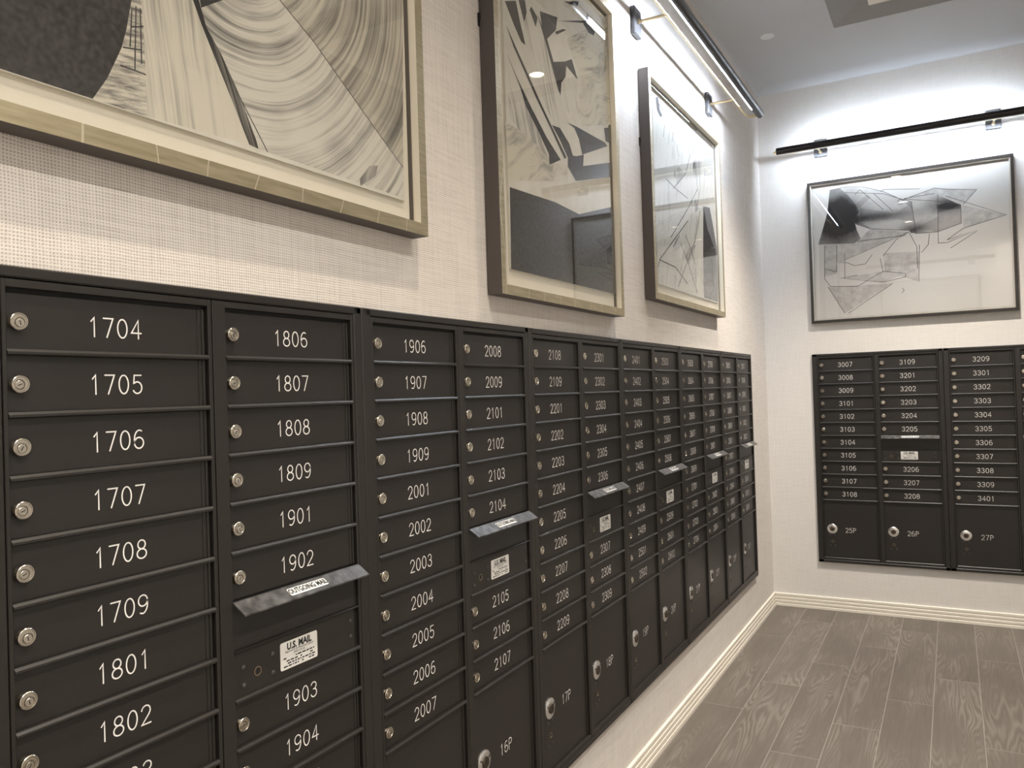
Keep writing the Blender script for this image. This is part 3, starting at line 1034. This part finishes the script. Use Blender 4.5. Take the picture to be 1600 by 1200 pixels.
def print_one(root, sheet, yb):
    ctr = (A1_center[0][0] + 1.0, A1_center[0][1] + 3.0)
    A1 = lambda ps: [[(a, max(b_, z0 + 0.06)) for a, b_ in p] for p in ps]
    x0, x1, z0, z1 = sheet
    arcm = streak_mat('ink_arcs', 0, 2.3, CREAM, (0.10, 0.095, 0.09), 0.46, 0.68, ctr, 0.8)
    arcm2 = streak_mat('ink_arcs_dense', 0, 2.0, (0.52, 0.49, 0.41), (0.07, 0.067, 0.064), 0.42, 0.66, (ctr[0] + 1, ctr[1] + 2), 0.8)
    st = streak_mat('ink_drag', 97, 1.6, (0.62, 0.59, 0.50), (0.20, 0.19, 0.175), 0.50, 0.72, None, 0.6)
    ht = streak_mat('ink_hatch', 8, 2.4, (0.60, 0.57, 0.48), (0.12, 0.115, 0.11), 0.46, 0.62, None, 0.4, 0.3)
    bl = streak_mat('ink_black_drag', 112, 1.6, (0.40, 0.38, 0.33), (0.035, 0.034, 0.033), 0.32, 0.52, None, 0.5)
    sm = streak_mat('ink_smear', 60, 1.2, (0.42, 0.40, 0.36), (0.08, 0.078, 0.075), 0.42, 0.68, None, 3.0, 0.2)
    mb, y = sheet_mesh(sheet, yb, (M_cream_paper, M_char, arcm, arcm2, st, ht, M_line, bl, sm))
    x0, x1, z0, z1 = sheet
    patches(mb, [[(x0 + .05, z0 + .05), (-139.6, z0 + .05)] + [q for q in A1_dark[0][1:-1]][::-1][0:7][::1] + [(-136.9, 30), (-139, z1 - 1), (x0 + .05, z1 - 1)]], y - 0.004, 1)
    patches(mb, A1(A1_hatch), y - 0.005, 5)
    patches(mb, A1(A1_streak), y - 0.006, 4)
    patches(mb, A1(A1_arc), y - 0.007, 2)
    patches(mb, A1(A1_arc2), y - 0.008, 3)
    patches(mb, [[(-124.0, 24.5), (-108.0, 31.0), (-108.2, z1 - 0.2), (-136, z1 - 0.2)]], y - 0.0085, 3)
    patches(mb, A1(A1_black[:2]), y - 0.010, 7)
    patches(mb, A1(A1_black[2:]), y - 0.010, 8)
    lines(mb, A1_lines, y - 0.012, 6, 0.09)
    mb.build('art_print', root, recalc=False)


def print_two(root, sheet, yb):
    wood = streak_mat('ink_woodgrain', 112, 1.5, CREAM, (0.10, 0.095, 0.09), 0.50, 0.66, None, 1.2, 0.05)
    swirl = streak_mat('ink_swirl', 30, 0.9, (0.60, 0.57, 0.47), (0.17, 0.165, 0.16), 0.50, 0.70, None, 7.0, 0.12)
    mb, y = sheet_mesh(sheet, yb, (M_cream_paper, M_char, wood, swirl))
    patches(mb, A2_wood, y - 0.004, 2)
    patches(mb, A2_swirl, y - 0.005, 3)
    patches(mb, A2_low, y - 0.007, 1)
    patches(mb, A2_dark, y - 0.010, 1)
    mb.build('art_print', root, recalc=False)


def print_three(root, sheet, yb):
    base_ = streak_mat('pale_scratches', 72, 0.8, (0.62, 0.61, 0.56), (0.27, 0.265, 0.25), 0.52, 0.74, None, 3.0, 0.12)
    scr = streak_mat('graphite_scratch', 65, 1.0, (0.58, 0.57, 0.53), (0.10, 0.10, 0.10), 0.42, 0.66, None, 2.0, 0.15)
    grey = paper_mat('grey_mottle', (0.20, 0.205, 0.21), (0.28, 0.285, 0.285), 0.4)
    mb, y = sheet_mesh(sheet, yb, (base_, M_char, grey, M_line, scr))
    patches(mb, A3_grey, y - 0.005, 2)  # mottled grey tone at the lower right of the sheet
    patches(mb, A3_strip, y - 0.006, 1)  # dark tone at the right of the sheet, above the grey
    patches(mb, A3_dash[:1], y - 0.008, 3)
    patches(mb, A3_dash[3:], y - 0.008, 4)
    lines(mb, A3_lines, y - 0.010, 3, 0.22)
    mb.build('art_print', root, recalc=False)


def print_four(root, sheet, yb):
    def cloud(name, bias, pale):
        # one inky cloud laid across several torn sheets: two dark centres joined by a band
        m = mat(name, (0.2, 0.2, 0.2), 0.9, 0, 0.1)
        t = NT(m)
        v, s = t.coords()
        tot = None
        for cx_, cz_, rx, rz, k in ((19.8, 37.6, 5.0, 5.4, 1.2), (30.0, 36.9, 8.0, 1.2, 0.6), (45.8, 38.0, 3.8, 1.9, 0.85), (37.6, 32.4, 2.8, 1.5, 0.8)):
            dx = t.math('DIVIDE', t.math('SUBTRACT', s['X'], cx_), rx)
            dz = t.math('DIVIDE', t.math('SUBTRACT', s['Z'], cz_), rz)
            d = t.math('ADD', t.math('MULTIPLY', dx, dx), t.math('MULTIPLY', dz, dz))
            g = t.math('MULTIPLY', t.math('EXPONENT', t.math('MULTIPLY', d, -0.8)), k)
            tot = g if tot is None else t.math('ADD', tot, g)
        nz = t.math('MULTIPLY', t.math('SUBTRACT', t.noise(v, 0.35, 5, 0.65), 0.5), 0.55)
        f = t.math('ADD', t.math('ADD', tot, nz), bias)
        t.l(t.ramp(f, [(0.0, pale), (0.42, (0.19, 0.185, 0.175)), (0.85, (0.022, 0.022, 0.023))]), t.b.inputs['Base Color'])
        return m
    smudge = cloud('charcoal_smudge', 0.22, (0.30, 0.29, 0.27))
    mid = cloud('graphite_wash', 0.05, (0.36, 0.33, 0.31))
    body = cloud('inky_body_wash', -0.06, (0.42, 0.405, 0.38))
    wash = paper_mat('pale_graphite_wash', (0.33, 0.32, 0.30), (0.47, 0.455, 0.43), 0.7)
    mb, y = sheet_mesh(sheet, yb, (M_white_mat, smudge, mid, wash, M_line, body), 0.05)
    for i, p in enumerate(A4_wash):
        patches(mb, [p], y - (0.012 if i == 0 else 0.004 + 0.0008 * i), 5 if i == 0 else 3)
    patches(mb, A4_mid, y - 0.013, 2)
    patches(mb, A4_dark, y - 0.016, 1)
    lines(mb, A4_lines, y - 0.02, 4, 0.13)
    mb.build('art_print', root, recalc=False)


frame_print('framed_print', 'left', -154.3, -106.0, 8.75, 48.3, 2.0, 1.15, (-152.0, -108.4, 11.85, 45.2), print_one,
            'large gold framed print with curved ink streaks, at the upper left', 'leaf')
frame_print('framed_print', 'left', -91.8, -53.6, 4.6, 52.4, 2.0, 1.15, (-88.0, -55.6, 7.95, 49.2), print_two,
            'tall silver framed print with black angular shapes, second on the left wall', 'leaf')
frame_print('framed_print', 'left', -38.5, 9.6, 8.75, 48.7, 2.0, 1.15, (-34.3, 7.2, 11.8, 46.0), print_three,
            'silver framed print of pale scratchy marks below the left wall picture lamp', 'leaf')
frame_print('framed_print', 'back', 12.05, 60.1, 9.7, 48.2, 1.5, 0.7, (13.2, 58.9, 10.9, 47.0), print_four,
            'dark framed landscape print on the back wall with a black smudge and thin lines', 'dark')


def print_five(root, sheet, yb):
    sw = streak_mat('grey_brush', 20, 0.8, (0.66, 0.64, 0.60), (0.25, 0.245, 0.24), 0.5, 0.75, None, 4.0, 0.1)
    mb, y = sheet_mesh(sheet, yb, (M_white_mat, sw), 0.05)
    patches(mb, [[(-50, 18), (-24, 15), (-20, 38), (-36, 42), (-48, 34)]], y - 0.004, 1)
    mb.build('art_print', root, recalc=False)


frame_print('framed_print', 'rear', -60.1, -12.0, 9.7, 48.2, 1.5, 0.55, (-58.9, -13.2, 10.9, 47.0), print_five,
            'dark framed print on the wall behind the viewer, seen only mirrored in glass', 'dark')


# ------------------------------------------------------------------ picture lamps
def picture_lamp(wall, mid, half, br, aim, label, lift=0.0):
    if wall == 'left':
        root = empty('picture_lamp', I(X0, mid, 56.2), math.pi / 2)
    else:
        root = empty('picture_lamp', I(mid, YB if wall == 'back' else YR, 56.2), 0.0 if wall == 'back' else math.pi)
    tag(root, label, 'picture lamp', 'long tubular picture lamps')
    D, R = 8.9, 0.93                                      # tube axis off the wall, tube radius
    # tube with an open channel facing the wall and slightly down
    cy, cz = -D, 0.0
    mid_a = math.radians(aim)
    gap = math.radians(27)
    prof = []
    n = 30
    for k in range(n + 1):
        t = mid_a + gap + (2 * math.pi - 2 * gap) * k / n
        prof.append((cy + R * math.cos(t), cz + R * math.sin(t)))
    for k in range(n + 1):
        t = mid_a - gap - (2 * math.pi - 2 * gap) * k / n
        prof.append((cy + (R - 0.12) * math.cos(t), cz + (R - 0.12) * math.sin(t)))
    tb = MB(M_tube)
    tb.prism(prof, -half, half, 'x')
    for s in (-1, 1):
        tb.prism([(cy + (R - 0.1) * math.cos(2 * math.pi * k / 28), cz + (R - 0.1) * math.sin(2 * math.pi * k / 28)) for k in range(28)],
                 s * half - (0.15 if s > 0 else 0.0), s * half + (0.0 if s > 0 else 0.15), 'x')
    tb.build('tube', root, smooth=True)
    # the round diffuser of the light strip fills the channel
    arc_ = []
    for rr, rng in ((R * 0.97, range(0, 13)), (R * 0.72, range(12, -1, -1))):
        for k in rng:
            t = mid_a - gap + 2 * gap * k / 12
            arc_.append((cy + rr * math.cos(t), cz + rr * math.sin(t)))
    led = MB(M_led)
    led.prism(arc_, -half + 6.5, half - 6.5, 'x')
    led.build('light_strip', root)
    # rail parallel to the tube, its ends bent out to the tube caps
    ry = -5.85
    rail = MB(M_brass)
    pts = [(half + 0.1, -D, 0.0), (half + 0.55, -D + 0.25, 0), (half + 0.85, -D + 1.0, 0), (half + 0.5, ry - 1.0, 0), (half - 0.8, ry - 0.15, 0.0), (half - 2.2, ry, 0.0)]
    rail.tube([(-x, y, z) for x, y, z in pts] + [(x, y, z) for x, y, z in pts[::-1]], 0.26, 12)
    rail.build('rail', root, smooth=True)
    for b in br:
        p = MB(M_plate)
        p.box(b - 1.7, b + 1.7, -0.85, -0.02, -2.4 + lift, 2.4 + lift, 0.14)
        p.build('wall_plate', root)
        a = MB(M_brass)
        a.tube([(b, -0.85, 0.1), (b, -1.15, 0.1)], 0.42, 16)
        a.tube([(b, -1.1, 0.1), (b, ry, 0.0)], 0.24, 12)
        a.tube([(b - 0.45, ry, 0.0), (b + 0.45, ry, 0.0)], 0.34, 14)
        a.build('arm', root, smooth=True)
    return root


picture_lamp('left', -16.2, 36.2, (-23.3, 23.3), -40, 'long picture lamp on brass arms high on the left wall, above the pale scratchy print')
picture_lamp('back', 36.0, 30.3, (-20.2, 20.2), -17, 'long dark picture lamp high on the back wall, above the dark framed print', 1.3)
picture_lamp('rear', 36.0, 30.3, (-20.2, 20.2), -42, 'picture lamp on the wall behind the viewer, seen only mirrored in glass')


# ------------------------------------------------------------------ ceiling fittings
def downlight(x, y, z, w, spread, colour):
    root = empty('ceiling_downlight', I(x, y, z))
    tag(root, 'round recessed ceiling downlight with a white trim ring', 'ceiling light', 'recessed ceiling downlights')
    t = MB(M_trim_white, M_lens)
    ring = MB(M_trim_white)
    n = 32
    for r0, r1, z0, z1 in ((2.6, 2.6, 0.0, -0.18), (2.6, 2.0, -0.18, -0.22), (2.0, 1.85, -0.22, -0.02)):
        va = [ring.bm.verts.new((r0 * math.cos(2 * math.pi * k / n), r0 * math.sin(2 * math.pi * k / n), z0)) for k in range(n)]
        vb = [ring.bm.verts.new((r1 * math.cos(2 * math.pi * k / n), r1 * math.sin(2 * math.pi * k / n), z1)) for k in range(n)]
        for k in range(n):
            j = (k + 1) % n
            ring.bm.faces.new((va[k], va[j], vb[j], vb[k]))
    ring.build('trim_ring', root)
    ln = MB(M_lens)
    ln.poly([(1.85 * math.cos(2 * math.pi * k / n), 1.85 * math.sin(2 * math.pi * k / n), -0.03) for k in range(n)][::-1])
    ln.build('lens', root, recalc=False)
    ld = bpy.data.lights.new('downlight_lamp', 'SPOT')
    ld.energy = w
    ld.color = colour
    ld.spot_size = math.radians(spread)
    ld.spot_blend = 1.0
    ld.shadow_soft_size = 0.025
    lo = bpy.data.objects.new('downlight_lamp', ld)
    col.objects.link(lo)
    lo.parent = root
    lo.location = (0, 0, -0.35 * IN)
    return root


for x, y in ((21.5, 6.0), (28.0, -66.0), (28.0, -119.0), (28.0, -172.0)):
    downlight(x, y, ZC, DOWN_W, 96, DOWN_COL)
for x, y, k in ((78.0, -108.0, 1.0), (78.0, -150.0, 1.0), (78.0, -182.0, 1.0)):  # unseen row, added to fill the room with ambient light
    downlight(x, y, ZC, WIDE_W * k, 125, WIDE_COL)
downlight(48.0, 15.0, ZC - 0.1, WIDE_W * 2.0, 108, WIDE_COL)

sp = MB(mat('white_cover', (0.75, 0.75, 0.76), 0.6))
n = 32
prof = [(0.0, -0.14), (1.55, -0.14), (1.65, -0.05), (1.65, 0.0)]
rings = []
for r, z in prof:
    rings.append([sp.bm.verts.new((r * math.cos(2 * math.pi * k / n), r * math.sin(2 * math.pi * k / n), z)) for k in range(n)] if r else [sp.bm.verts.new((0, 0, z))])
for a, b in zip(rings, rings[1:]):
    for k in range(n):
        j = (k + 1) % n
        sp.bm.faces.new((a[0], b[k], b[j]) if len(a) == 1 else (a[k], b[k], b[j], a[j]))
o = sp.build('sprinkler_cover', None, I(9.4, 25.6, ZC))
tag(o, 'small flat white round cover on the ceiling near the corner', 'sprinkler cover')

pn = MB(M_trim_white)
pn.box(31.8, 84.0, -26.0, 22.0, ZC - 0.1, ZC + 1.6, 0.1)
for x in (36, 80):
    for y in (-22, 15):
        pn.box(x - 0.4, x + 0.4, y - 0.4, y + 0.4, ZC + 1.5, ZC + sz + 0.02)
o = pn.build('ceiling_panel', None, I(0, 0, 0))
tag(o, 'white flat panel hung in the taupe ceiling recess, its corner at the top edge', 'ceiling panel')
